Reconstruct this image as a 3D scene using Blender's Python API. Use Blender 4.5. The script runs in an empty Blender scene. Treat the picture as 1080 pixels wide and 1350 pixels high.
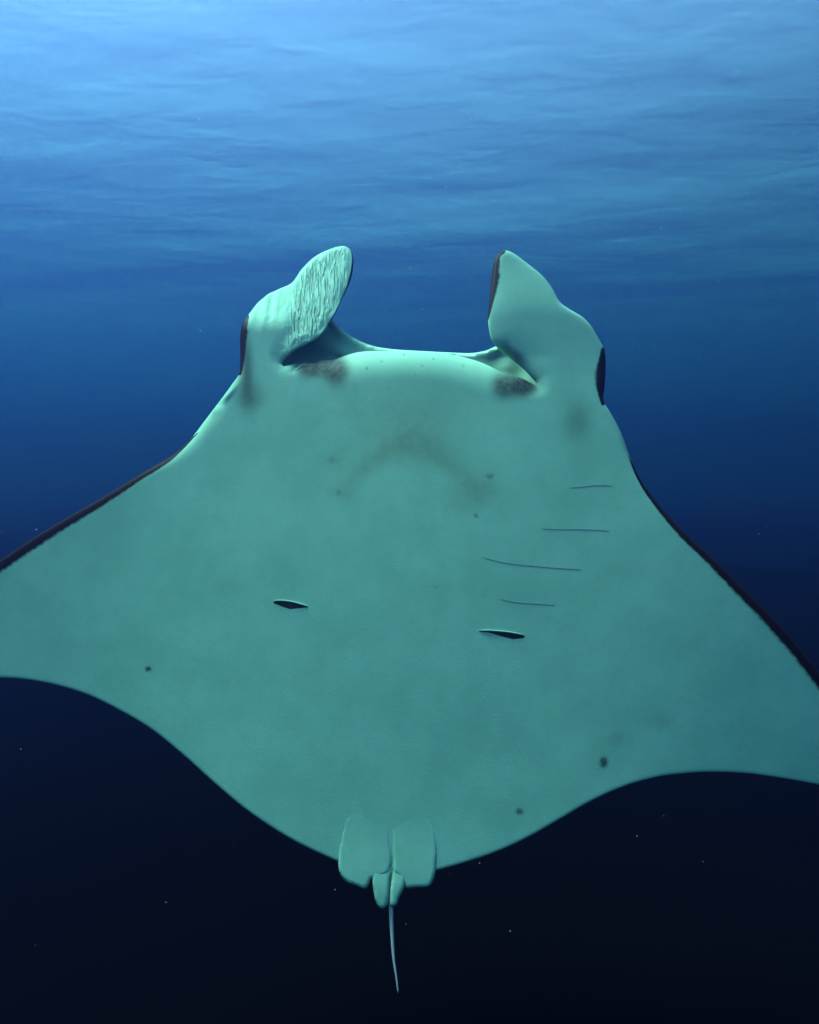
import bpy, math
import numpy as np
from mathutils import Vector, Matrix
from mathutils.geometry import delaunay_2d_cdt
from mathutils.bvhtree import BVHTree

R = math.radians
scene = bpy.context.scene
C = scene.collection

# ------------------------------------------------------------------ camera
IMG_W, IMG_H = 1080.0, 1350.0            # the photograph's own pixel grid, used as drawing units
VFOV = R(64)
PITCH = R(-2.5)
CAM_Z = -5.0                              # five metres under the surface
FPX = IMG_H / 2 / math.tan(VFOV / 2)
cam_data = bpy.data.cameras.new('camera')
cam = bpy.data.objects.new('camera', cam_data)
C.objects.link(cam)
cam.location = (0, 0, CAM_Z)
cam.rotation_euler = (R(90) + PITCH, 0, 0)
cam_data.sensor_fit = 'VERTICAL'
cam_data.sensor_height = 24
cam_data.lens = 12 / math.tan(VFOV / 2)
cam_data.clip_start = 0.05
cam_data.clip_end = 2000
scene.camera = cam

# ------------------------------------------------------------------ sky, sun, exposure
SUN_EL, SUN_AZ = R(60), R(-42)            # azimuth from straight ahead (+Y), negative = left
sun_dir = Vector((math.cos(SUN_EL) * math.sin(SUN_AZ), math.cos(SUN_EL) * math.cos(SUN_AZ), math.sin(SUN_EL)))
world = bpy.data.worlds.new('World')
scene.world = world
world.use_nodes = True
wt = world.node_tree
wt.nodes.clear()
sky = wt.nodes.new('ShaderNodeTexSky')
sky.sky_type = 'NISHITA'
sky.sun_disc = False
sky.sun_elevation = SUN_EL
sky.sun_rotation = SUN_AZ
bg = wt.nodes.new('ShaderNodeBackground')
bg.inputs['Strength'].default_value = 0.15
wo = wt.nodes.new('ShaderNodeOutputWorld')
wt.links.new(sky.outputs[0], bg.inputs[0])
wt.links.new(bg.outputs[0], wo.inputs[0])

sun_data = bpy.data.lights.new('sun', 'SUN')
sun_data.energy = 5.0
sun_data.angle = R(24)                    # daylight broadened by the moving water surface
sun_data.color = (1.0, 0.96, 0.92)
sun = bpy.data.objects.new('sun', sun_data)
C.objects.link(sun)
sun.rotation_euler = sun_dir.to_track_quat('Z', 'Y').to_euler()
sun.location = sun_dir * 30

vs = scene.view_settings
vs.view_transform = 'Standard'
vs.look = 'None'
vs.gamma = 1.0
vs.use_curve_mapping = False
vs.exposure = 1.05
cy = scene.cycles
cy.use_denoising = True
cy.use_adaptive_sampling = True
cy.adaptive_threshold = 0.02
cy.max_bounces = 3
cy.diffuse_bounces = 1
cy.glossy_bounces = 2
cy.transparent_max_bounces = 12
cy.volume_bounces = 0
cy.sample_clamp_indirect = 4.0


# ------------------------------------------------------------------ helpers
def new_mat(name):
    m = bpy.data.materials.new(name)
    m.use_nodes = True
    m.node_tree.nodes.clear()
    return m, m.node_tree


def N(t, kind, **kw):
    n = t.nodes.new(kind)
    for k, v in kw.items():
        if k in n.inputs:
            n.inputs[k].default_value = v
        else:
            setattr(n, k, v)
    return n


def math_node(t, op, a, b=None, c=None):
    n = t.nodes.new('ShaderNodeMath')
    n.operation = op
    for i, v in enumerate((a, b, c)):
        if v is None:
            continue
        if isinstance(v, (int, float)):
            n.inputs[i].default_value = v
        else:
            t.links.new(v, n.inputs[i])
    return n.outputs[0]


def mix_col(t, fac, a, b):
    n = t.nodes.new('ShaderNodeMix')
    n.data_type = 'RGBA'
    for s, v in ((0, fac), (6, a), (7, b)):
        if isinstance(v, (int, float)):
            n.inputs[s].default_value = v
        elif isinstance(v, tuple):
            n.inputs[s].default_value = (*v, 1)
        else:
            t.links.new(v, n.inputs[s])
    return n.outputs[2]


def ramp(t, v, lo, hi, a=0.0, b=1.0):
    n = t.nodes.new('ShaderNodeMapRange')
    n.interpolation_type = 'SMOOTHSTEP'
    t.links.new(v, n.inputs[0])
    n.inputs[1].default_value = lo
    n.inputs[2].default_value = hi
    n.inputs[3].default_value = a
    n.inputs[4].default_value = b
    return n.outputs[0]


def mesh_obj(name, verts, faces, mat, parent=None, smooth=True):
    me = bpy.data.meshes.new(name)
    me.from_pydata([tuple(map(float, v)) for v in verts], [], [tuple(map(int, f)) for f in faces])
    me.update()
    if smooth:
        me.polygons.foreach_set('use_smooth', [True] * len(me.polygons))
    if mat:
        me.materials.append(mat)
    o = bpy.data.objects.new(name, me)
    C.objects.link(o)
    if parent:
        o.parent = parent
    return o


def smooth01(x):
    x = np.clip(x, 0, 1)
    return x * x * (3 - 2 * x)


def spline(pts, step, closed=False):
    """Centripetal-ish Catmull-Rom through pts, resampled about every `step`."""
    p = np.array(pts, float)
    n = len(p)
    out = []
    rng = n if closed else n - 1
    for i in range(rng):
        p0 = p[(i - 1) % n] if closed or i > 0 else 2 * p[0] - p[1]
        p1, p2 = p[i], p[(i + 1) % n]
        p3 = p[(i + 2) % n] if closed or i + 2 < n else 2 * p[-1] - p[-2]
        l1 = np.linalg.norm(p2 - p1)
        m1 = (p2 - p0) / (np.linalg.norm(p2 - p1) + np.linalg.norm(p1 - p0)) * l1
        m2 = (p3 - p1) / (np.linalg.norm(p3 - p2) + l1) * l1
        k = max(1, int(round(l1 / step)))
        for j in range(k):
            s = j / k
            out.append((2*s**3 - 3*s*s + 1)*p1 + (s**3 - 2*s*s + s)*m1 + (-2*s**3 + 3*s*s)*p2 + (s**3 - s*s)*m2)
    if not closed:
        out.append(p[-1])
    return np.array(out)


def seg_dist(P, line, closed=False):
    """distance of points P to a polyline and the 0..1 position along it"""
    A = line
    B = np.roll(line, -1, 0)
    if not closed:
        A, B = A[:-1], B[:-1]
    best = np.full(len(P), 1e9)
    pos = np.zeros(len(P))
    n = len(A)
    for i in range(n):
        d = B[i] - A[i]
        L2 = max(d @ d, 1e-12)
        t = np.clip(((P - A[i]) @ d) / L2, 0, 1)
        q = P - A[i] - t[:, None] * d
        dist = np.hypot(q[:, 0], q[:, 1])
        m = dist < best
        best[m] = dist[m]
        pos[m] = (i + t[m]) / n
    return best, pos


def inside(P, poly):
    x, y = P[:, 0], P[:, 1]
    r = np.zeros(len(P), bool)
    a = poly
    b = np.roll(poly, -1, 0)
    for (x0, y0), (x1, y1) in zip(a, b):
        if y0 == y1:
            continue
        c = ((y0 > y) != (y1 > y)) & (x < (x1 - x0) * (y - y0) / (y1 - y0) + x0)
        r ^= c
    return r


# ------------------------------------------------------------------ water body, surface, added dark floor
def make_water():
    m, t = new_mat('sea_water')
    o = N(t, 'ShaderNodeOutputMaterial')
    v = N(t, 'ShaderNodeVolumePrincipled')
    dens = max(a + b for a, b in zip(SCATTER, ABSORB)) * 1.001
    c = [a / dens for a in SCATTER]
    ac = [(1 - b / (dens * (1 - a))) ** 2 for a, b in zip(c, ABSORB)]
    v.inputs['Color'].default_value = (*c, 1)
    v.inputs['Absorption Color'].default_value = (*ac, 1)
    v.inputs['Density'].default_value = dens
    v.inputs['Anisotropy'].default_value = 0.85
    t.links.new(v.outputs[0], o.inputs['Volume'])
    E, top, bot = 150.0, 0.8, ADDED_FLOOR_Z - 1.0
    vs_ = [(x, y, z) for z in (bot, top) for x, y in ((-E, -E), (E, -E), (E, E), (-E, E))]
    fs = [(3, 2, 1, 0), (4, 5, 6, 7), (0, 1, 5, 4), (1, 2, 6, 5), (2, 3, 7, 6), (3, 0, 4, 7)]
    h = mesh_obj('haze', vs_, fs, m, smooth=False)
    h['kind'] = 'stuff'
    h['label'] = 'clear blue sea water all around the swimming ray'
    h['category'] = 'water'


ADDED_FLOOR_Z = CAM_Z - 2.1
SCATTER = (0.0055, 0.0075, 0.044)             # per metre, red green blue
ABSORB = (0.100, 0.034, 0.018)


def graded_axis(half, fine, n):
    s = np.linspace(-1, 1, n)
    a = np.arcsinh(half / fine)
    return np.sinh(s * a) * fine


def sheet(name, ax, ay, zfun, mat):
    X, Y = np.meshgrid(ax, ay)
    Z = zfun(X, Y)
    nx, ny = len(ax), len(ay)
    v = np.stack([X.ravel(), Y.ravel(), Z.ravel()], 1)
    i = np.arange(nx * ny).reshape(ny, nx)
    f = np.stack([i[:-1, :-1].ravel(), i[:-1, 1:].ravel(), i[1:, 1:].ravel(), i[1:, :-1].ravel()], 1)
    me = bpy.data.meshes.new(name)
    me.vertices.add(len(v))
    me.vertices.foreach_set('co', v.ravel())
    me.loops.add(f.size)
    me.loops.foreach_set('vertex_index', f.ravel())
    me.polygons.add(len(f))
    me.polygons.foreach_set('loop_start', np.arange(0, f.size, 4))
    me.polygons.foreach_set('use_smooth', np.ones(len(f), bool))
    me.update(calc_edges=True)
    me.materials.append(mat)
    o = bpy.data.objects.new(name, me)
    C.objects.link(o)
    return o


def make_surface():
    m, t = new_mat('water_surface')
    o = N(t, 'ShaderNodeOutputMaterial')
    geo = N(t, 'ShaderNodeNewGeometry')
    tc = N(t, 'ShaderNodeTexCoord')
    mp = N(t, 'ShaderNodeMapping')
    mp.inputs['Scale'].default_value = (0.75, 1.25, 1)
    mp.inputs['Rotation'].default_value = (0, 0, R(14))
    t.links.new(tc.outputs['Object'], mp.inputs[0])
    n1 = N(t, 'ShaderNodeTexNoise', Scale=1.3, Detail=2.5, Roughness=0.45, Distortion=0.4)
    t.links.new(mp.outputs[0], n1.inputs['Vector'])
    b = N(t, 'ShaderNodeBump', Strength=1.0, Distance=0.024)
    t.links.new(n1.outputs[0], b.inputs['Height'])
    # how much of the sky a facet lets through, soft around the critical angle
    dot = N(t, 'ShaderNodeVectorMath', operation='DOT_PRODUCT')
    t.links.new(b.outputs[0], dot.inputs[0])
    t.links.new(geo.outputs['Incoming'], dot.inputs[1])
    cosv = math_node(t, 'ABSOLUTE', dot.outputs['Value'])
    trans = ramp(t, cosv, 0.14, 0.74, 0.09, 0.96)
    tr = N(t, 'ShaderNodeBsdfTransparent')
    gl = N(t, 'ShaderNodeBsdfGlossy', Roughness=0.12)
    t.links.new(b.outputs[0], gl.inputs['Normal'])
    mx = N(t, 'ShaderNodeMixShader')
    t.links.new(trans, mx.inputs[0])
    t.links.new(gl.outputs[0], mx.inputs[1])
    t.links.new(tr.outputs[0], mx.inputs[2])
    t.links.new(mx.outputs[0], o.inputs[0])

    rng = np.random.RandomState(4)
    waves = []
    for k in range(14):
        lam = 1.2 * 1.32 ** k * rng.uniform(.9, 1.1)
        if lam > 24:
            break
        th = R(78) + rng.normal(0, .45)
        waves.append((2*math.pi/lam*math.cos(th), 2*math.pi/lam*math.sin(th), lam * 0.0020, rng.uniform(0, 6.28), lam))

    def z(X, Y):
        Z = np.zeros_like(X)
        r = np.hypot(X, Y)
        for kx, ky, a, ph, lam in waves:
            Z += a * np.cos(kx * X + ky * Y + ph) * (1 - smooth01((r - lam * 9) / (lam * 10)))
        return np.clip(Z, -.6, .6)
    s = sheet('sea_surface', graded_axis(145, 14, 420), graded_axis(145, 14, 420), z, m)
    s['kind'] = 'structure'


def make_added_floor():  # black floor added close below, to cut off the water's glow
    m, t = new_mat('added_floor_black')
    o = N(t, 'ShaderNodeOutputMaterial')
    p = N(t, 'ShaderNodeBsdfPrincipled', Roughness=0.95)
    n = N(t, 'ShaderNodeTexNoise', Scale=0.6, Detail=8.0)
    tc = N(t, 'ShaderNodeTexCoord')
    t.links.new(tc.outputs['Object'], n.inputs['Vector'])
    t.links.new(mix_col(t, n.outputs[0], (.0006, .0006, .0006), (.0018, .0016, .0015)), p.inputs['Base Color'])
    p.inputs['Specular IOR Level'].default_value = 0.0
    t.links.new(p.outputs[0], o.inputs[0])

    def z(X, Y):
        return ADDED_FLOOR_Z + .25*np.sin(X*.31+1)*np.cos(Y*.27) + .12*np.sin(X*.8+Y*.5)
    s = sheet('added_dark_floor', graded_axis(145, 10, 140), graded_axis(145, 10, 140), z, m)
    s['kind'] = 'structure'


make_added_floor()
make_surface()

# ------------------------------------------------------------------ the manta ray
DIST = 3.0
K = DIST / FPX                            # metres per drawing unit at the ray's distance
TILT = R(25)                              # the belly leans back towards the light
ray_root = bpy.data.objects.new('manta_ray', None)
C.objects.link(ray_root)
cam_m = Matrix.Translation(cam.location) @ cam.rotation_euler.to_matrix().to_4x4()
ROOT_PX, ROOT_PY = 545.0, 800.0
root_cam = Vector(((ROOT_PX - 540) * K, (675 - ROOT_PY) * K, -DIST))
ray_m = cam_m @ Matrix.Translation(root_cam) @ Matrix.Rotation(-TILT, 4, 'X')
ray_root.matrix_world = ray_m
ray_root['label'] = 'white bellied manta ray with dark fin edges gliding upright through blue water'
ray_root['category'] = 'manta ray'

# camera position and pixel directions in the ray's own axes (x right, y to the head, z out of the belly)
inv = ray_m.inverted()
cam_l = np.array(inv @ cam.location)
rot_l = np.array((inv.to_3x3() @ cam.rotation_euler.to_matrix()))


def drawn(P, c):
    """Drawing coordinates plus a height c (drawing units, out of the belly) -> the ray's own metres."""
    P = np.atleast_2d(np.asarray(P, float))
    d = np.stack([(P[:, 0] - 540) / FPX, (675 - P[:, 1]) / FPX, -np.ones(len(P))], 1) @ rot_l.T
    s = (np.asarray(c) * K - cam_l[2]) / d[:, 2]
    return cam_l + d * s[:, None]


# outline of the disc with both cephalic fins, clockwise from the left notch of the mouth
lip = [(374, 483), (395, 479), (420, 476), (442, 474), (456, 469), (475, 464.5), (505, 463), (550, 463.5), (590, 467),
       (625, 475), (648, 484), (662, 491), (684, 497), (707, 508)]
fin_r = [(707, 504), (690, 486), (671.5, 471), (656, 458.5), (649, 450), (645.6, 440), (643.5, 421), (645, 400), (648, 367),
         (651, 346), (657, 335), (666, 331), (677, 334.6), (695, 347.6), (715.6, 364.4), (728.5, 381), (739, 399.5),
         (752, 409), (767, 418), (780, 431), (791, 450), (797.5, 463), (798.5, 486), (797, 512), (795.5, 530)]
lead_r = [(806, 552), (819, 577), (830, 605), (845, 635), (870, 668), (900, 700), (940, 736), (980, 775), (1020, 815),
          (1050, 849), (1080, 887), (1130, 955), (1180, 1030), (1225, 1100), (1248, 1150)]
trail_r = [(1255, 1172), (1243, 1165), (1215, 1112), (1170, 1067), (1125, 1045), (1080, 1035), (1030, 1026), (985, 1020),
           (940, 1018), (900, 1020), (860, 1026), (820, 1038), (780, 1056), (740, 1079), (700, 1102), (660, 1121), (620, 1135),
           (577, 1147), (545, 1152)]
trail_l = [(512, 1153), (480, 1149), (446, 1136), (400, 1115), (360, 1092), (320, 1064), (280, 1030), (240, 994), (200, 962),
           (160, 938), (120, 918), (80, 905), (40, 897), (0, 894), (-60, 897), (-120, 912), (-170, 940), (-205, 985)]
lead_l = [(-222, 1004), (-221, 985), (-190, 925), (-140, 858), (-80, 798), (-30, 758), (0, 739), (50, 706), (90, 682), (130, 659), (180, 629), (225, 603),
          (250, 583), (270, 558), (290, 530), (305, 508), (315.5, 492)]
fin_l = [(317, 470), (317, 440), (321, 424), (327, 416), (340, 400), (355, 388), (372, 380), (385, 373), (397, 356), (415, 339), (435, 329),
         (452, 324.8), (461, 328), (466, 340), (464.5, 360), (459, 378), (450, 397), (440, 417), (431, 431), (421, 443), (409, 451),
         (392, 459.5), (380, 469), (371, 479)]
STEP = 3.2
parts_ = [spline(a, STEP) for a in (lip, fin_r + lead_r[:1], lead_r, trail_r, trail_l, lead_l + fin_l[:1], fin_l)]
out = []
for a in parts_:
    for p in a:
        if not out or math.hypot(*(p - out[-1])) > 1.2:
            out.append(p)
out = np.array(out)

# birthmark spots: x, y, half width, half height, strength
SPOTS = [(287, 638, 5, 2.2, .8), (195.5, 882, 5, 4.5, .95), (796, 1005, 6.5, 9, .95), (685, 1070, 6, 5, .8), (448, 651, 3, 3, .6), (437, 606, 6, 4, .4),
         (645, 628.5, 5, 1.6, .9), (722, 813, 2, 2, .9), (627, 679, 4, 1.4, .7), (812, 975, 14, 12, .18), (870, 950, 22, 14, .12), (575, 772, 2.5, 2, .5),
         (520, 915, 2.5, 1.6, .6), (484, 486, 1.8, 1.8, .7), (533, 467, 1.6, 1.6, .7), (539, 469, 1.5, 1.5, .7), (556, 482, 1.6, 2.4, .6), (504, 476, 1.5, 1.5, .6),
         (572, 473, 1.6, 1.4, .6), (612, 482, 1.5, 1.5, .6), (547, 494, 2, 1.5, .5), (596, 760, 3, 2, .3), (300, 772, 20, 12, .08), (388, 776, 4, 3, .25)]

xs = np.arange(-230, 1262, 5.0)
ys = np.arange(322, 1180, 5.0)
rng = np.random.RandomState(1)


def fill(poly, gx, gy, margin, jit):
    g = np.stack(np.meshgrid(gx, gy), -1).reshape(-1, 2) + rng.uniform(-jit, jit, (len(gx) * len(gy), 2))
    g = g[inside(g, poly)]
    d, _ = seg_dist(g, poly, True)
    return g[d > margin]


coarse = fill(out, xs, ys, 18.0, .9)
head_box = (coarse[:, 1] < 560) & (coarse[:, 0] > 290) & (coarse[:, 0] < 830)
fine = fill(out, np.arange(300, 825, 2.4), np.arange(322, 561, 2.4), 5.2, .4)
fine = fine[(fine[:, 0] > 290) & (fine[:, 0] < 830) & (fine[:, 1] < 560)]
tang = np.roll(out, -1, 0) - np.roll(out, 1, 0)
nrm = np.stack([-tang[:, 1], tang[:, 0]], 1) / np.linalg.norm(tang, axis=1)[:, None]
if not inside(out[40:41] + nrm[40:41], out)[0]:
    nrm = -nrm
loops = []                                # even loops of points just inside the rim, so that the edge is clean
for off in (1.4, 3.8, 7.0, 10.0, 13.0, 16.0):
    c_ = out + nrm * off
    c_ = c_[inside(c_, out)]
    c_ = c_[seg_dist(c_, out, True)[0] > off * .93]
    if off > 5:                           # the head has its own fine grid
        c_ = c_[~((c_[:, 1] < 563) & (c_[:, 0] > 287) & (c_[:, 0] < 833))]
        c_ = c_[::2] if off > 14 else c_
    loops.append(c_)
rings = np.array([(sx + rx * f * math.cos(t_), sy + ry * f * math.sin(t_)) for sx, sy, rx, ry, k in SPOTS
                  for f in (.05, .4, .7, 1.0, 1.35) for t_ in np.arange(9) * 2 * math.pi / 9 + f])
rings = rings[inside(rings, out)]
rings = rings[seg_dist(rings, out, True)[0] > 5.0]
inner_pts = np.concatenate(loops + [coarse[~head_box], fine])
clear = np.ones(len(inner_pts), bool)
for sx, sy, rx, ry, k in SPOTS:
    clear &= np.hypot((inner_pts[:, 0] - sx) / rx, (inner_pts[:, 1] - sy) / ry) > 1.5
pts2 = np.concatenate([out, inner_pts[clear], rings])
r = delaunay_2d_cdt([Vector(p) for p in pts2], [], [list(range(len(out)))], 1, 1e-4)
P2 = np.array([(v.x, v.y) for v in r[0]])
tris = np.array([f for f in r[2] if len(f) == 3])
edge_d, _ = seg_dist(P2, out, True)
on_edge = edge_d < 1e-3


def gauss(P, cx, cy, sx, sy, ang=0.0):
    dx, dy = P[:, 0] - cx, P[:, 1] - cy
    c, s = math.cos(ang), math.sin(ang)
    u, v = dx * c + dy * s, -dx * s + dy * c
    return np.exp(-(u / sx) ** 2 - (v / sy) ** 2)


d_lip, _ = seg_dist(P2, spline(lip[3:12], 4))
d_side_l, _ = seg_dist(P2, spline([(315, 492), (317, 470), (317, 440), (321, 424), (340, 400), (372, 380)], 4))
d_side_r, _ = seg_dist(P2, spline([(752, 409), (780, 431), (797, 463), (798, 486), (795, 530)], 4))
d_trail, _ = seg_dist(P2, np.concatenate([spline(trail_r, 8), spline(trail_l, 8)]))
d_sh_l, _ = seg_dist(P2, spline([(305, 508), (290, 530), (270, 558), (250, 583)], 4))


def near(d, r):
    return np.exp(-(d / r) ** 2)


# belly relief: a broad flat plateau along the body that thins towards wings, fins and rear
def blend(base, *pairs):
    num = np.full(len(P2), base, float)
    den = np.ones(len(P2))
    for val, w in pairs:
        num += val * w * 6
        den += w * 6
    return num / den


w_lip, w_sl, w_sr, w_tr = near(d_lip, 55), near(d_side_l, 30), near(d_side_r, 30), near(d_trail, 45)
w_sh = near(d_sh_l, 28)
w_no = near(np.minimum(np.hypot(P2[:, 0] - 707, P2[:, 1] - 512), np.hypot(P2[:, 0] - 372, P2[:, 1] - 486)), 45) * smooth01((P2[:, 1] - 470) / 20)
px_, py_ = P2[:, 0], P2[:, 1]
fin_y0 = 512 + 58 * np.maximum(smooth01((px_ - 668) / 26), smooth01((404 - px_) / 26))
up_ = smooth01((462 - py_) / 16)
on_fins = smooth01((fin_y0 - py_) / 66) * np.maximum(smooth01((px_ - 640 + 30 * up_) / 14), smooth01((448 + 60 * up_ - px_) / 14))
thick = 4 + 32 * np.exp(-(np.abs(P2[:, 0] - 550) / 330) ** 2.5) * (1 - smooth01((P2[:, 1] - 560) / 600))
thick = thick * (1 - on_fins) + 7 * on_fins
taper = smooth01(edge_d / 170) * .55 + .45
thick = thick * (1 - (1 - taper) * smooth01((P2[:, 1] - 520) / 160) * (1 - near(d_lip, 140)) * (1 - on_fins) * (1 - .6 * w_sh))
thick = thick * (1 - w_tr) + .8 * w_tr
rim_r = blend(14, (84, w_lip), (18, w_no), (16, w_sl), (12, w_sr), (2.5, w_tr), (30, w_sh))
q = np.clip(edge_d / rim_r, 0, 1)
prof = np.clip(1 - (1 - q) ** 3, 0, 1)
prof = prof ** (.5 + .3 * w_lip)
belly = thick * prof
dors_rim = blend(7, (9, w_lip), (26, w_sl), (26, w_sr), (2.5, w_tr)) * np.sqrt(np.clip(1 - (1 - np.clip(edge_d / 14, 0, 1)) ** 2, 0, 1))
dorsal = dors_rim + 95 * smooth01(edge_d / 190) * gauss(P2, 548, 790, 300, 330)

# the middle sheet: set so that the belly itself is one broad, nearly flat face
X, Y = P2[:, 0] - 548, 675 - P2[:, 1]
mid = 36 - thick - 30 * (np.abs(X) / 540) ** 2.2 + 7 * gauss(P2, 548, 760, 260, 260)
mid = mid - .07 * (P2[:, 1] - 850) * smooth01((np.abs(X) - 200) / 400)


def fin_left_mask(P):
    # right of the fold line (386,372)-(370,479)
    fx = 371 + (479 - P[:, 1]) * 0.15
    return np.clip((P[:, 0] - fx) / 14, 0, None), fx


fm, fx = fin_left_mask(P2)
in_fl = inside(P2, np.array([(366, 482), (386, 371), (390, 355), (440, 318), (475, 322), (470, 380), (440, 440), (400, 466), (374, 481)]))
on_fl = seg_dist(P2, spline(fin_l[7:], 4))[0] < 1.0
fl = (in_fl | (on_fl & (P2[:, 0] > fx) & (P2[:, 1] < 482))).astype(float)
fl_w = fl * smooth01(fm)
lean = smooth01((470 - P2[:, 1]) / 60) * (470 - P2[:, 1])
mid += fl_w * (24 - 0.82 * (478 - P2[:, 1]))
upl = smooth01((446 - P2[:, 1]) / 60) * smooth01((480 - P2[:, 0]) / 30) * (1 - fl_w)
mid += upl * (16 * smooth01((470 - P2[:, 1]) / 30) - 0.80 * lean)
# right fin: slight lean and its hanging inner corner in front of the mouth
fr = smooth01((500 - P2[:, 1]) / 110) * smooth01((P2[:, 0] - 636) / 10)
mid += fr * (4 - 8 * smooth01((420 - P2[:, 1]) / 90))
# soft folds in the skin of the left head side and shoulder
fold = (2.2 * gauss(P2, 352, 408, 4.0, 26, R(8)) + 2.0 * gauss(P2, 366, 404, 3.5, 22, R(10)) + 1.5 * gauss(P2, 338, 412, 3, 16, R(20)))
fold += 2.5 * gauss(P2, 303, 526, 4.0, 17, R(32)) + 2.0 * gauss(P2, 289, 543, 3.0, 15, R(32))
belly = belly + np.where(on_edge, 0, fold)
belly[on_edge] = 0
dorsal[on_edge] = 0


def relax(h, it, keep):
    """Laplacian smoothing of a height field over the triangulation"""
    e = np.concatenate([tris[:, [0, 1]], tris[:, [1, 2]], tris[:, [2, 0]]])
    e = np.concatenate([e, e[:, ::-1]])
    cnt = np.bincount(e[:, 0], minlength=len(h))
    for _ in range(it):
        m = np.bincount(e[:, 0], weights=h[e[:, 1]], minlength=len(h)) / np.maximum(cnt, 1)
        h = np.where(keep, h, .5 * h + .5 * m)
    return h


mid = relax(mid, 14, ~((P2[:, 0] < 480) & (P2[:, 1] < 495) & (P2[:, 0] > 330)))

base3 = drawn(P2, mid)
nv = len(P2)
top = base3 + np.stack([0 * X, 0 * X, belly * K], 1)
low = base3 - np.stack([0 * X, 0 * X, dorsal * K], 1)
inner_id = np.where(~on_edge)[0]
low_id = np.arange(nv)
low_id[inner_id] = nv + np.arange(len(inner_id))
verts = np.concatenate([top, low[inner_id]])
uvp = np.concatenate([P2, P2[inner_id]])
t0 = tris[0]
a3 = np.cross(top[t0[1]] - top[t0[0]], top[t0[2]] - top[t0[0]])[2]
up_tris = tris if a3 > 0 else tris[:, ::-1]
faces = np.concatenate([up_tris, low_id[up_tris[:, ::-1]]])
is_dorsal = np.concatenate([np.zeros(nv), np.ones(len(inner_id))])
edge_all = np.concatenate([edge_d, edge_d[inner_id]])

# markings are laid out where they sit on the rounded skin, not on the flat middle sheet


def to_drawing(V):
    d = (V - cam_l) @ rot_l
    return np.stack([540 + FPX * d[:, 0] / -d[:, 2], 675 - FPX * d[:, 1] / -d[:, 2]], 1)


S2 = to_drawing(top)

# dark back colour that wraps round the rim, as a field: <1 is dark
dark = np.full(nv, 9.0)


def dark_line(pts, widths):
    global dark
    ln = spline(pts, 4)
    d, pos = seg_dist(S2, ln)
    w = np.interp(pos, np.linspace(0, 1, len(widths)), widths)
    dark = np.minimum(dark, d / np.maximum(w, .05))


dark_line([(262, 570), (225, 603), (180, 629), (130, 659), (90, 682), (50, 706), (0, 739), (-80, 798), (-140, 858), (-190, 925), (-221, 985)],
          [0.5, 5, 9, 11, 13, 14, 14, 13, 13, 12, 10])
dark_line([(826, 596), (845, 635), (870, 668), (900, 700), (940, 736), (980, 775), (1020, 815), (1050, 849), (1080, 887), (1130, 955), (1180, 1030), (1225, 1100)],
          [.5, 4, 8, 11, 13, 14, 14, 14, 14, 13, 12])
dark_line([(326, 417), (319, 432), (317, 450), (317, 470), (316, 492)], [3, 9, 8, 6, 3])
dark_line([(797, 462), (799, 486), (797, 512), (795, 532)], [5, 14, 13, 3])
dark_line([(665, 332), (657, 335), (651, 346), (648, 367), (645, 400), (643, 421)], [2, 8, 11, 9, 5, 1.5])
dark_line([(462, 329), (466, 340), (464.5, 360), (459, 380), (448, 402), (432, 430)], [.3, 2.5, 3, 1.8, 1, 1])
dark_all = np.concatenate([dark, np.full(len(inner_id), 0.0)])
# dusky skin marks and painted shade at the corners of the mouth
mark_shade = (.85 * gauss(S2, 412, 482, 19, 14) + .75 * gauss(S2, 443, 487, 16, 19) + .24 * gauss(S2, 330, 522, 20, 26)
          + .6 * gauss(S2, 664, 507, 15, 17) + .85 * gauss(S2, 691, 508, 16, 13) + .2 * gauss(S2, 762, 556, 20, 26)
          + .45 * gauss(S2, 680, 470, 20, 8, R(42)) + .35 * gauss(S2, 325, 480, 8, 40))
mark_shade_all = np.concatenate([1 - np.exp(-6.0 * mark_shade ** 1.5), np.zeros(len(inner_id))])
ridge_all = np.concatenate([fl_w * smooth01((edge_d - 3) / 8), np.zeros(len(inner_id))])
# dusky brown-green stains on the chest
stain = (.55 * gauss(S2, 540, 590, 45, 22) + .5 * gauss(S2, 492, 610, 45, 11, R(-35)) + .5 * gauss(S2, 590, 612, 48, 12, R(38))
         + .35 * gauss(S2, 540, 545, 75, 45) + .4 * gauss(S2, 620, 655, 26, 20) + .3 * gauss(S2, 440, 605, 22, 16) + .25 * gauss(S2, 455, 650, 16, 12)
         + .3 * gauss(S2, 640, 640, 18, 16))
stain_all = np.concatenate([np.clip(stain * 1.4, 0, 1), np.zeros(len(inner_id))])

spot = np.zeros(nv)
for sx, sy, rx, ry, k in SPOTS:
    d_ = np.hypot((S2[:, 0] - sx) / rx, (S2[:, 1] - sy) / ry)
    spot = np.maximum(spot, k * (1 - smooth01((d_ - .3) / .95)))
spot_all = np.concatenate([spot, np.zeros(len(inner_id))])

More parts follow.
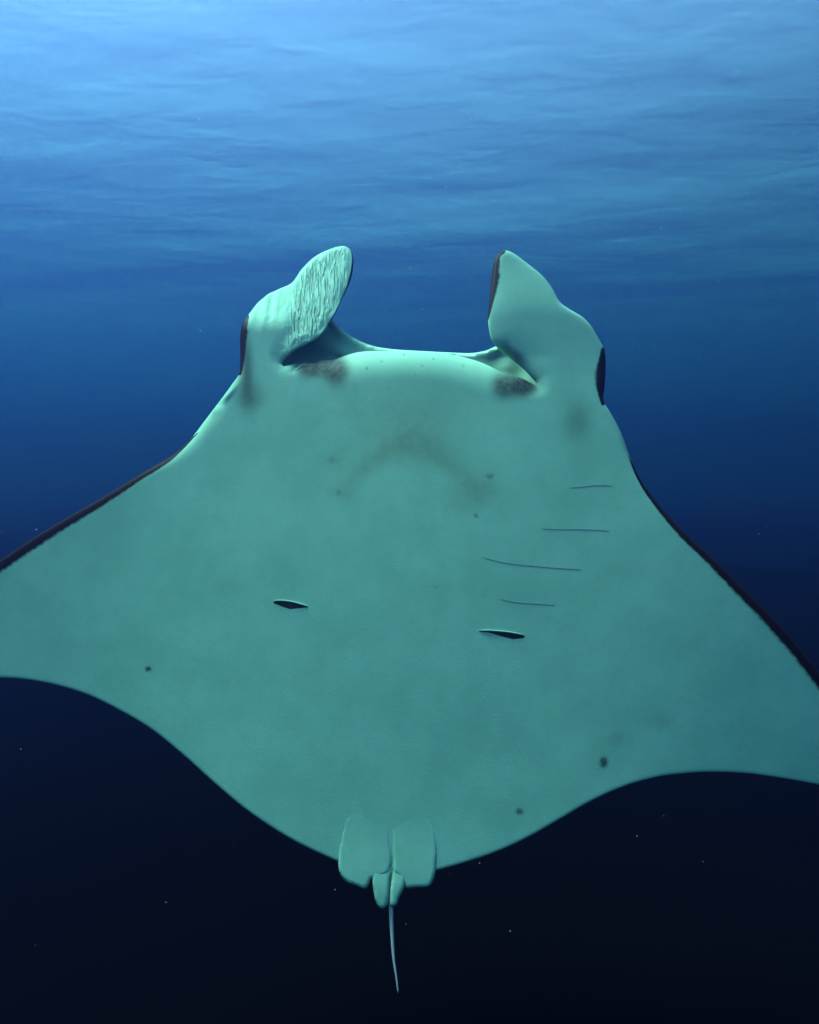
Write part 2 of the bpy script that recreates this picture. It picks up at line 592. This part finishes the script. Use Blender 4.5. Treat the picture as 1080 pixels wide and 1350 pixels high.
# upper jaw: a broad plate behind the lip, its front rim seen just over it
jaw = spline([(364, 482), (385, 452), (415, 432), (436, 420), (447, 431), (465, 444.5), (490, 455.5), (520, 460.5), (560, 463), (600, 465), (622, 465.5), (640, 462.5),
              (658, 456), (690, 462), (708, 490), (716, 530), (700, 600), (548, 630), (400, 600), (372, 530), (364, 505)], 4, True)
jp = np.concatenate([jaw, fill(jaw, np.arange(362, 720, 4), np.arange(415, 630, 4), 2.2, .5)])
rj = delaunay_2d_cdt([Vector(p) for p in jp], [], [list(range(len(jaw)))], 1, 1e-4)
J2 = np.array([(v.x, v.y) for v in rj[0]])
jt = np.array([f for f in rj[2] if len(f) == 3])
jd, _ = seg_dist(J2, jaw, True)
je = jd < 1e-3
jmid = -34 + 8 * np.cos((J2[:, 0] - 548) / 110) + 0.30 * (J2[:, 1] - 460)
jb = drawn(J2, jmid)
jr = np.sqrt(np.clip(1 - (1 - np.clip(jd / 3, 0, 1)) ** 2, 0, 1))
jh = 1.6 * jr - 5 * smooth01((jd - 2.5) / 10) + 3.0 * np.sin(J2[:, 0] / 6.0 + J2[:, 1] / 14.0) * smooth01(jd / 14) * .35
jh[je] = 0
jl = (3 * jr + 40 * smooth01(jd / 110))
jl[je] = 0
n0 = len(verts)
jin = np.where(~je)[0]
jlow = np.arange(len(J2))
jlow[jin] = len(J2) + np.arange(len(jin))
jv = np.concatenate([jb + np.stack([0*jh, 0*jh, jh*K], 1), (jb - np.stack([0*jl, 0*jl, jl*K], 1))[jin]])
t0 = jt[0]
if np.cross(jv[t0[1]] - jv[t0[0]], jv[t0[2]] - jv[t0[0]])[2] < 0:
    jt = jt[:, ::-1]
jf = np.concatenate([jt, jlow[jt[:, ::-1]]])
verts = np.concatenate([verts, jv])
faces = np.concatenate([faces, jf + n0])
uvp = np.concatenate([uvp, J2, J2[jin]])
dark_all = np.concatenate([dark_all, np.full(len(J2), 9.0), np.zeros(len(jin))])
jsm = .5 * gauss(J2, 425, 462, 14, 16) + .8 * gauss(J2, 450, 470, 14, 5, R(30)) + .5 * gauss(J2, 668, 486, 14, 4)  # shade in the mouth folds painted into the jaw colour
mark_shade_all = np.concatenate([mark_shade_all, np.clip(jsm, 0, 1), np.zeros(len(jin))])
ridge_all = np.concatenate([ridge_all, np.zeros(len(jv))])
stain_all = np.concatenate([stain_all, np.zeros(len(jv))])
spot_all = np.concatenate([spot_all, np.zeros(len(jv))])

# ---- skin material
def make_skin():
    m, t = new_mat('manta_skin')
    o = N(t, 'ShaderNodeOutputMaterial')
    p = N(t, 'ShaderNodeBsdfPrincipled', Roughness=0.55)
    p.inputs['Specular IOR Level'].default_value = 0.03
    uv = N(t, 'ShaderNodeAttribute', attribute_name='skin_map')
    at = {k: N(t, 'ShaderNodeAttribute', attribute_name=k).outputs['Fac'] for k in ('dark', 'mark_shade', 'ridge', 'stain', 'spot')}
    mott = N(t, 'ShaderNodeTexNoise', Scale=1.1, Detail=6.0, Roughness=0.62)
    fine_n = N(t, 'ShaderNodeTexNoise', Scale=9.0, Detail=4.0, Roughness=0.6)
    edge_n = N(t, 'ShaderNodeTexNoise', Scale=14.0, Detail=5.0, Roughness=0.65)
    speck = N(t, 'ShaderNodeTexNoise', Scale=45.0, Detail=3.0, Roughness=0.6)
    for n in (mott, fine_n, edge_n, speck):
        t.links.new(uv.outputs['Vector'], n.inputs['Vector'])
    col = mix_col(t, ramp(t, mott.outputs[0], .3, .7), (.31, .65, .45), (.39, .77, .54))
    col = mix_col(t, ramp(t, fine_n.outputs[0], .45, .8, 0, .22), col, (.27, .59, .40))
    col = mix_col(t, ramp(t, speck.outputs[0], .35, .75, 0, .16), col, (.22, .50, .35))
    # stains on the chest, broken up by noise
    st = math_node(t, 'MULTIPLY', at['stain'], ramp(t, fine_n.outputs[0], .25, .75, .6, 1.0))
    col = mix_col(t, math_node(t, 'MULTIPLY', st, .85), col, (.24, .40, .24))
    # dusky patches: skin marks together with painted shade
    sm = math_node(t, 'MULTIPLY', at['mark_shade'], ramp(t, edge_n.outputs[0], .3, .65, .86, 1.0))
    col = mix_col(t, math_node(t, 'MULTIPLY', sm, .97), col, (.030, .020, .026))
    # birthmark spots
    sp = math_node(t, 'MULTIPLY', at['spot'], ramp(t, speck.outputs[0], .3, .6, .6, 1.15))
    col = mix_col(t, sp, col, (.05, .07, .06))
    # ridged inner face of the rolled fin: fine wavy folds
    mp = N(t, 'ShaderNodeMapping')
    mp.inputs['Rotation'].default_value = (0, 0, R(16))
    mp.inputs['Scale'].default_value = (1.0, .16, 1)
    t.links.new(uv.outputs['Vector'], mp.inputs[0])
    rn = N(t, 'ShaderNodeTexNoise', Scale=27.0, Detail=2.5, Roughness=.5, Distortion=.6)
    t.links.new(mp.outputs[0], rn.inputs['Vector'])
    rid = ramp(t, rn.outputs[0], .38, .60)
    groove = math_node(t, 'MULTIPLY', math_node(t, 'SUBTRACT', 1.0, rid), at['ridge'])
    col = mix_col(t, math_node(t, 'MULTIPLY', groove, .32), col, (.16, .22, .22))
    # back colour round the rim
    dk = math_node(t, 'ADD', at['dark'], math_node(t, 'MULTIPLY', math_node(t, 'SUBTRACT', edge_n.outputs[0], .5), .5))
    back = mix_col(t, fine_n.outputs[0], (.014, .007, .007), (.034, .015, .015))
    col = mix_col(t, ramp(t, dk, .76, 1.18, 1.0, 0.0), col, back)
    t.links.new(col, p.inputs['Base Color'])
    hgt = math_node(t, 'ADD', math_node(t, 'MULTIPLY', speck.outputs[0], .12), math_node(t, 'MULTIPLY', math_node(t, 'MULTIPLY', rid, at['ridge']), 1.6))
    b = N(t, 'ShaderNodeBump', Strength=.8, Distance=.006)
    t.links.new(hgt, b.inputs['Height'])
    t.links.new(b.outputs[0], p.inputs['Normal'])
    t.links.new(p.outputs[0], o.inputs[0])
    return m


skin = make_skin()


def set_attr(me, name, data):
    a = me.attributes.new(name, 'FLOAT', 'POINT')
    a.data.foreach_set('value', np.asarray(data, np.float32))


def dress(o, uvs, dark=None, mark_shade=None, ridge=None, stain=None, spot=None):
    me = o.data
    n = len(me.vertices)
    a = me.attributes.new('skin_map', 'FLOAT_VECTOR', 'POINT')
    v = np.zeros((n, 3), np.float32)
    v[:, :2] = np.asarray(uvs) / 100.0
    a.data.foreach_set('vector', v.ravel())
    set_attr(me, 'dark', np.full(n, 9.0) if dark is None else dark)
    for k, d in (('mark_shade', mark_shade), ('ridge', ridge), ('stain', stain), ('spot', spot)):
        set_attr(me, k, np.zeros(n) if d is None else d)


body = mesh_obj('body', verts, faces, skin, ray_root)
dress(body, uvp, dark_all, mark_shade_all, ridge_all, stain_all, spot_all)

bvh = BVHTree.FromPolygons([Vector(v) for v in verts], [list(map(int, f)) for f in faces])


def on_belly(P, lift=0.0):
    """points on the belly seen at drawing coordinates, lifted along the belly axis"""
    A = drawn(P, 0.0)
    res = []
    for a in A:
        d = (Vector(a) - Vector(cam_l)).normalized()
        h = bvh.ray_cast(Vector(cam_l), d)
        res.append(np.array(h[0]) if h[0] is not None else a)
    res = np.array(res)
    res[:, 2] += lift * K
    return res


# ---- plain materials for the small parts
def plain(name, c1, c2, rough=.6, scale=40.0):
    m, t = new_mat(name)
    o = N(t, 'ShaderNodeOutputMaterial')
    p = N(t, 'ShaderNodeBsdfPrincipled', Roughness=rough)
    p.inputs['Specular IOR Level'].default_value = .04
    tc = N(t, 'ShaderNodeTexCoord')
    n = N(t, 'ShaderNodeTexNoise', Scale=scale, Detail=4.0)
    t.links.new(tc.outputs['Object'], n.inputs['Vector'])
    t.links.new(mix_col(t, n.outputs[0], c1, c2), p.inputs['Base Color'])
    t.links.new(p.outputs[0], o.inputs[0])
    return m


gill_mat = plain('gill_membrane', (.02, .025, .025), (.07, .05, .05))
groove_mat = plain('skin_groove', (.20, .30, .27), (.30, .42, .36))


def tube3(pts, rads, seg=8):
    pts = np.asarray(pts, float)
    v, f = [], []
    n = len(pts)
    for i in range(n):
        d = pts[min(i + 1, n - 1)] - pts[max(i - 1, 0)]
        d = d / np.linalg.norm(d)
        u = np.cross(d, (0, 0, 1.0))
        u /= np.linalg.norm(u)
        w = np.cross(u, d)
        for k in range(seg):
            a = 2 * math.pi * k / seg
            v.append(pts[i] + rads[i] * (math.cos(a) * u + math.sin(a) * w))
    for i in range(n - 1):
        for k in range(seg):
            f.append((i*seg + k, i*seg + (k+1) % seg, (i+1)*seg + (k+1) % seg, (i+1)*seg + k))
    f.append(tuple(range(seg - 1, -1, -1)))
    f.append(tuple((n-1)*seg + k for k in range(seg)))
    return v, f


# ---- gill slits: a closed slit is a narrow groove with a raised flap edge, an open one shows the dark membrane
def gill(line, widths, open_=False):
    c = spline(line, 2.5)
    n = len(c)
    w = np.interp(np.linspace(0, 1, n), np.linspace(0, 1, len(widths)), widths)
    v, f = [], []
    if open_:
        upx = c
        lox = c + np.stack([0 * w, w], 1)
        midx = (upx + lox) / 2
        rows = [on_belly(upx, .5), on_belly(midx, .35), on_belly(lox, -.25)]
    else:
        rows = [on_belly(c - np.stack([0 * w, w / 2], 1), -.1), on_belly(c, .35), on_belly(c + np.stack([0 * w, w / 2], 1), -.1)]
    v = np.concatenate(rows)
    for k in range(2):
        for i in range(n - 1):
            f.append((k*n + i, (k+1)*n + i, (k+1)*n + i + 1, k*n + i + 1))
    g = mesh_obj('gill_slit', v, f, gill_mat if open_ else groove_mat, ray_root)
    if open_:
        g['label'] = 'open gill slit showing its dark inside'
        tv, tf = tube3(on_belly(c - np.array([0, .6]), .4), K * np.interp(np.linspace(0, 1, n), [0, .15, .8, 1], [.3, 1.1, 1.0, .3]), 6)
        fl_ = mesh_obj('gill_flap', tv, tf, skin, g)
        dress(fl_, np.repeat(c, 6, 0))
    return g


gill([(361, 793), (370, 792.5), (384, 794), (396, 797), (406, 800)], [3, 9, 12, 7, 1.0], True)
gill([(632, 832), (645, 832), (660, 833), (676, 835), (691, 838)], [.6, 3, 7.5, 10, 4], True)
gill([(752, 643), (770, 641.5), (785, 640), (800, 640), (807, 641)], [.3, .9, 1.6, 1.5, .5])
gill([(715, 697), (740, 698), (765, 698), (785, 699), (803, 700)], [.3, .9, 1.6, 1.8, 1.6])
gill([(637, 735), (665, 742), (700, 746), (735, 749), (766, 751)], [.3, 1.0, 1.3, 1.5, 1.2])
gill([(660, 790), (680, 794), (705, 796), (731, 798)], [.3, 1.0, 1.5, .6])


# ---- pelvic fins, claspers: small pillows lying on the rear of the belly
def pillow(name, poly, mid_f, th, rim_px, label=None, step=2.0, grid=3.0, back=None):
    o2 = spline(poly, step, True)
    lo, hi = o2.min(0), o2.max(0)
    g = np.concatenate([o2, fill(o2, np.arange(lo[0], hi[0], grid), np.arange(lo[1], hi[1], grid), grid * .5, .3)])
    rr = delaunay_2d_cdt([Vector(p) for p in g], [], [list(range(len(o2)))], 1, 1e-4)
    Q = np.array([(v.x, v.y) for v in rr[0]])
    T = np.array([f for f in rr[2] if len(f) == 3])
    d, _ = seg_dist(Q, o2, True)
    e = d < 1e-3
    h = th * np.sqrt(np.clip(1 - (1 - np.clip(d / rim_px, 0, 1)) ** 2, 0, 1))
    h[e] = 0
    b3 = drawn(Q, mid_f(Q))
    ii = np.where(~e)[0]
    li = np.arange(len(Q))
    li[ii] = len(Q) + np.arange(len(ii))
    z = np.zeros_like(h)
    V = np.concatenate([b3 + np.stack([z, z, h * K], 1), (b3 - np.stack([z, z, (back or 1) * h * K], 1))[ii]])
    if np.cross(V[T[0][1]] - V[T[0][0]], V[T[0][2]] - V[T[0][0]])[2] < 0:
        T = T[:, ::-1]
    F = np.concatenate([T, li[T[:, ::-1]]])
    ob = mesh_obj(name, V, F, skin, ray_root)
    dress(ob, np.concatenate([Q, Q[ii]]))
    if label:
        ob['label'] = label
    return ob


def rear_mid(front, back_, y0, y1):
    def f(Q):
        # follows the belly: sunk into it at the front end, free of it towards the tail
        q_ = Q.copy()
        q_[:, 1] = np.minimum(q_[:, 1], 1112)
        z = on_belly(q_)[:, 2] / K
        return z + front + (back_ - front) * smooth01((Q[:, 1] - y0 - 9 * np.sin(Q[:, 0] / 13.0)) / (y1 - y0))
    return f


pillow('pelvic_fin', [(455, 1078), (450, 1098), (446.7, 1119), (446, 1135), (448, 1151), (455.5, 1162), (469, 1168), (482, 1172), (486, 1167), (490, 1159),
                      (502, 1156), (514, 1150), (517, 1130), (515, 1105), (513, 1075), (485, 1058)], rear_mid(-1.72, -.1, 1056, 1172), 1.5, 4)
pillow('pelvic_fin', [(575, 1094), (577, 1119), (575, 1146), (571, 1161), (565, 1169), (551, 1170.5), (536, 1172), (533.5, 1166), (528, 1158), (519, 1150), (517.5, 1130),
                      (516, 1105), (514, 1075), (540, 1060), (564, 1074)], rear_mid(-1.72, 0, 1060, 1172), 1.5, 4)
pillow('clasper', [(491, 1150), (491, 1161), (494, 1183), (498, 1194.5), (503, 1199), (508, 1197), (511.5, 1191), (514, 1165), (517, 1140), (505, 1120)], rear_mid(-1.9, .7, 1118, 1170), 1.6, 5)
pillow('clasper', [(533, 1150), (533, 1171), (527, 1183), (522, 1194.5), (517.5, 1196), (514, 1192), (515.5, 1165), (518.5, 1140), (524, 1120)], rear_mid(-1.9, .6, 1122, 1170), 1.6, 5)

# ---- tail
tl = spline([(519, 1120), (516, 1165), (515.5, 1195), (516, 1213), (517, 1232), (519, 1262), (523, 1291), (525, 1309)], 4)
tw = np.interp(np.linspace(0, 1, len(tl)), [0, .3, .5, .8, 1], [5, 3.2, 2.2, 1.3, .6])
tv, tf = tube3(drawn(tl, np.interp(tl[:, 1], [1120, 1200, 1310], [24, 33, 38])), tw * K, 8)
tail = mesh_obj('tail', tv, tf, plain('tail_skin', (.50, .50, .48), (.66, .62, .60)), ray_root)
tail['label'] = 'thin pale grey whip tail'

# ---- eyes on the sides of the head
eye_mat = plain('eye', (.008, .008, .010), (.02, .015, .015), .15)


def eye(px, py, c, r_):
    import bmesh
    bm = bmesh.new()
    bmesh.ops.create_uvsphere(bm, u_segments=20, v_segments=12, radius=r_ * K)
    p = drawn([(px, py)], c)[0]
    bmesh.ops.translate(bm, verts=bm.verts, vec=Vector(p))
    me = bpy.data.meshes.new('eye')
    bm.to_mesh(me)
    bm.free()
    me.polygons.foreach_set('use_smooth', [True] * len(me.polygons))
    me.materials.append(eye_mat)
    e = bpy.data.objects.new('eye', me)
    C.objects.link(e)
    e.parent = ray_root


eye(325, 432, 10, 8)
eye(790, 486, 8, 9)

# ------------------------------------------------------------------ drifting specks and the water itself


def make_snow():
    m = plain('marine_snow', (.5, .5, .46), (.7, .7, .66))
    rs = np.random.RandomState(11)
    v, f = [], []
    base = np.array([(1, 0, 0), (-1, 0, 0), (0, 1, 0), (0, -1, 0), (0, 0, 1), (0, 0, -1)], float)
    fc = [(0, 2, 4), (2, 1, 4), (1, 3, 4), (3, 0, 4), (2, 0, 5), (1, 2, 5), (3, 1, 5), (0, 3, 5)]
    for i in range(260):
        y = rs.uniform(1.2, 7.5)
        c = np.array([rs.uniform(-.6, .6) * y, y, CAM_Z + rs.uniform(-.6, .7) * y])
        r_ = y * .0006 * rs.uniform(.5, 1.5)
        k = len(v)
        v += list(c + base * r_ * rs.uniform(.6, 1.4, (6, 3)))
        f += [(a + k, b + k, d + k) for a, b, d in fc]
    s = mesh_obj('marine_snow', v, f, m)
    s['kind'] = 'stuff'
    s['label'] = 'tiny pale specks of plankton drifting in the blue water'
    s['category'] = 'plankton'


make_snow()
make_water()
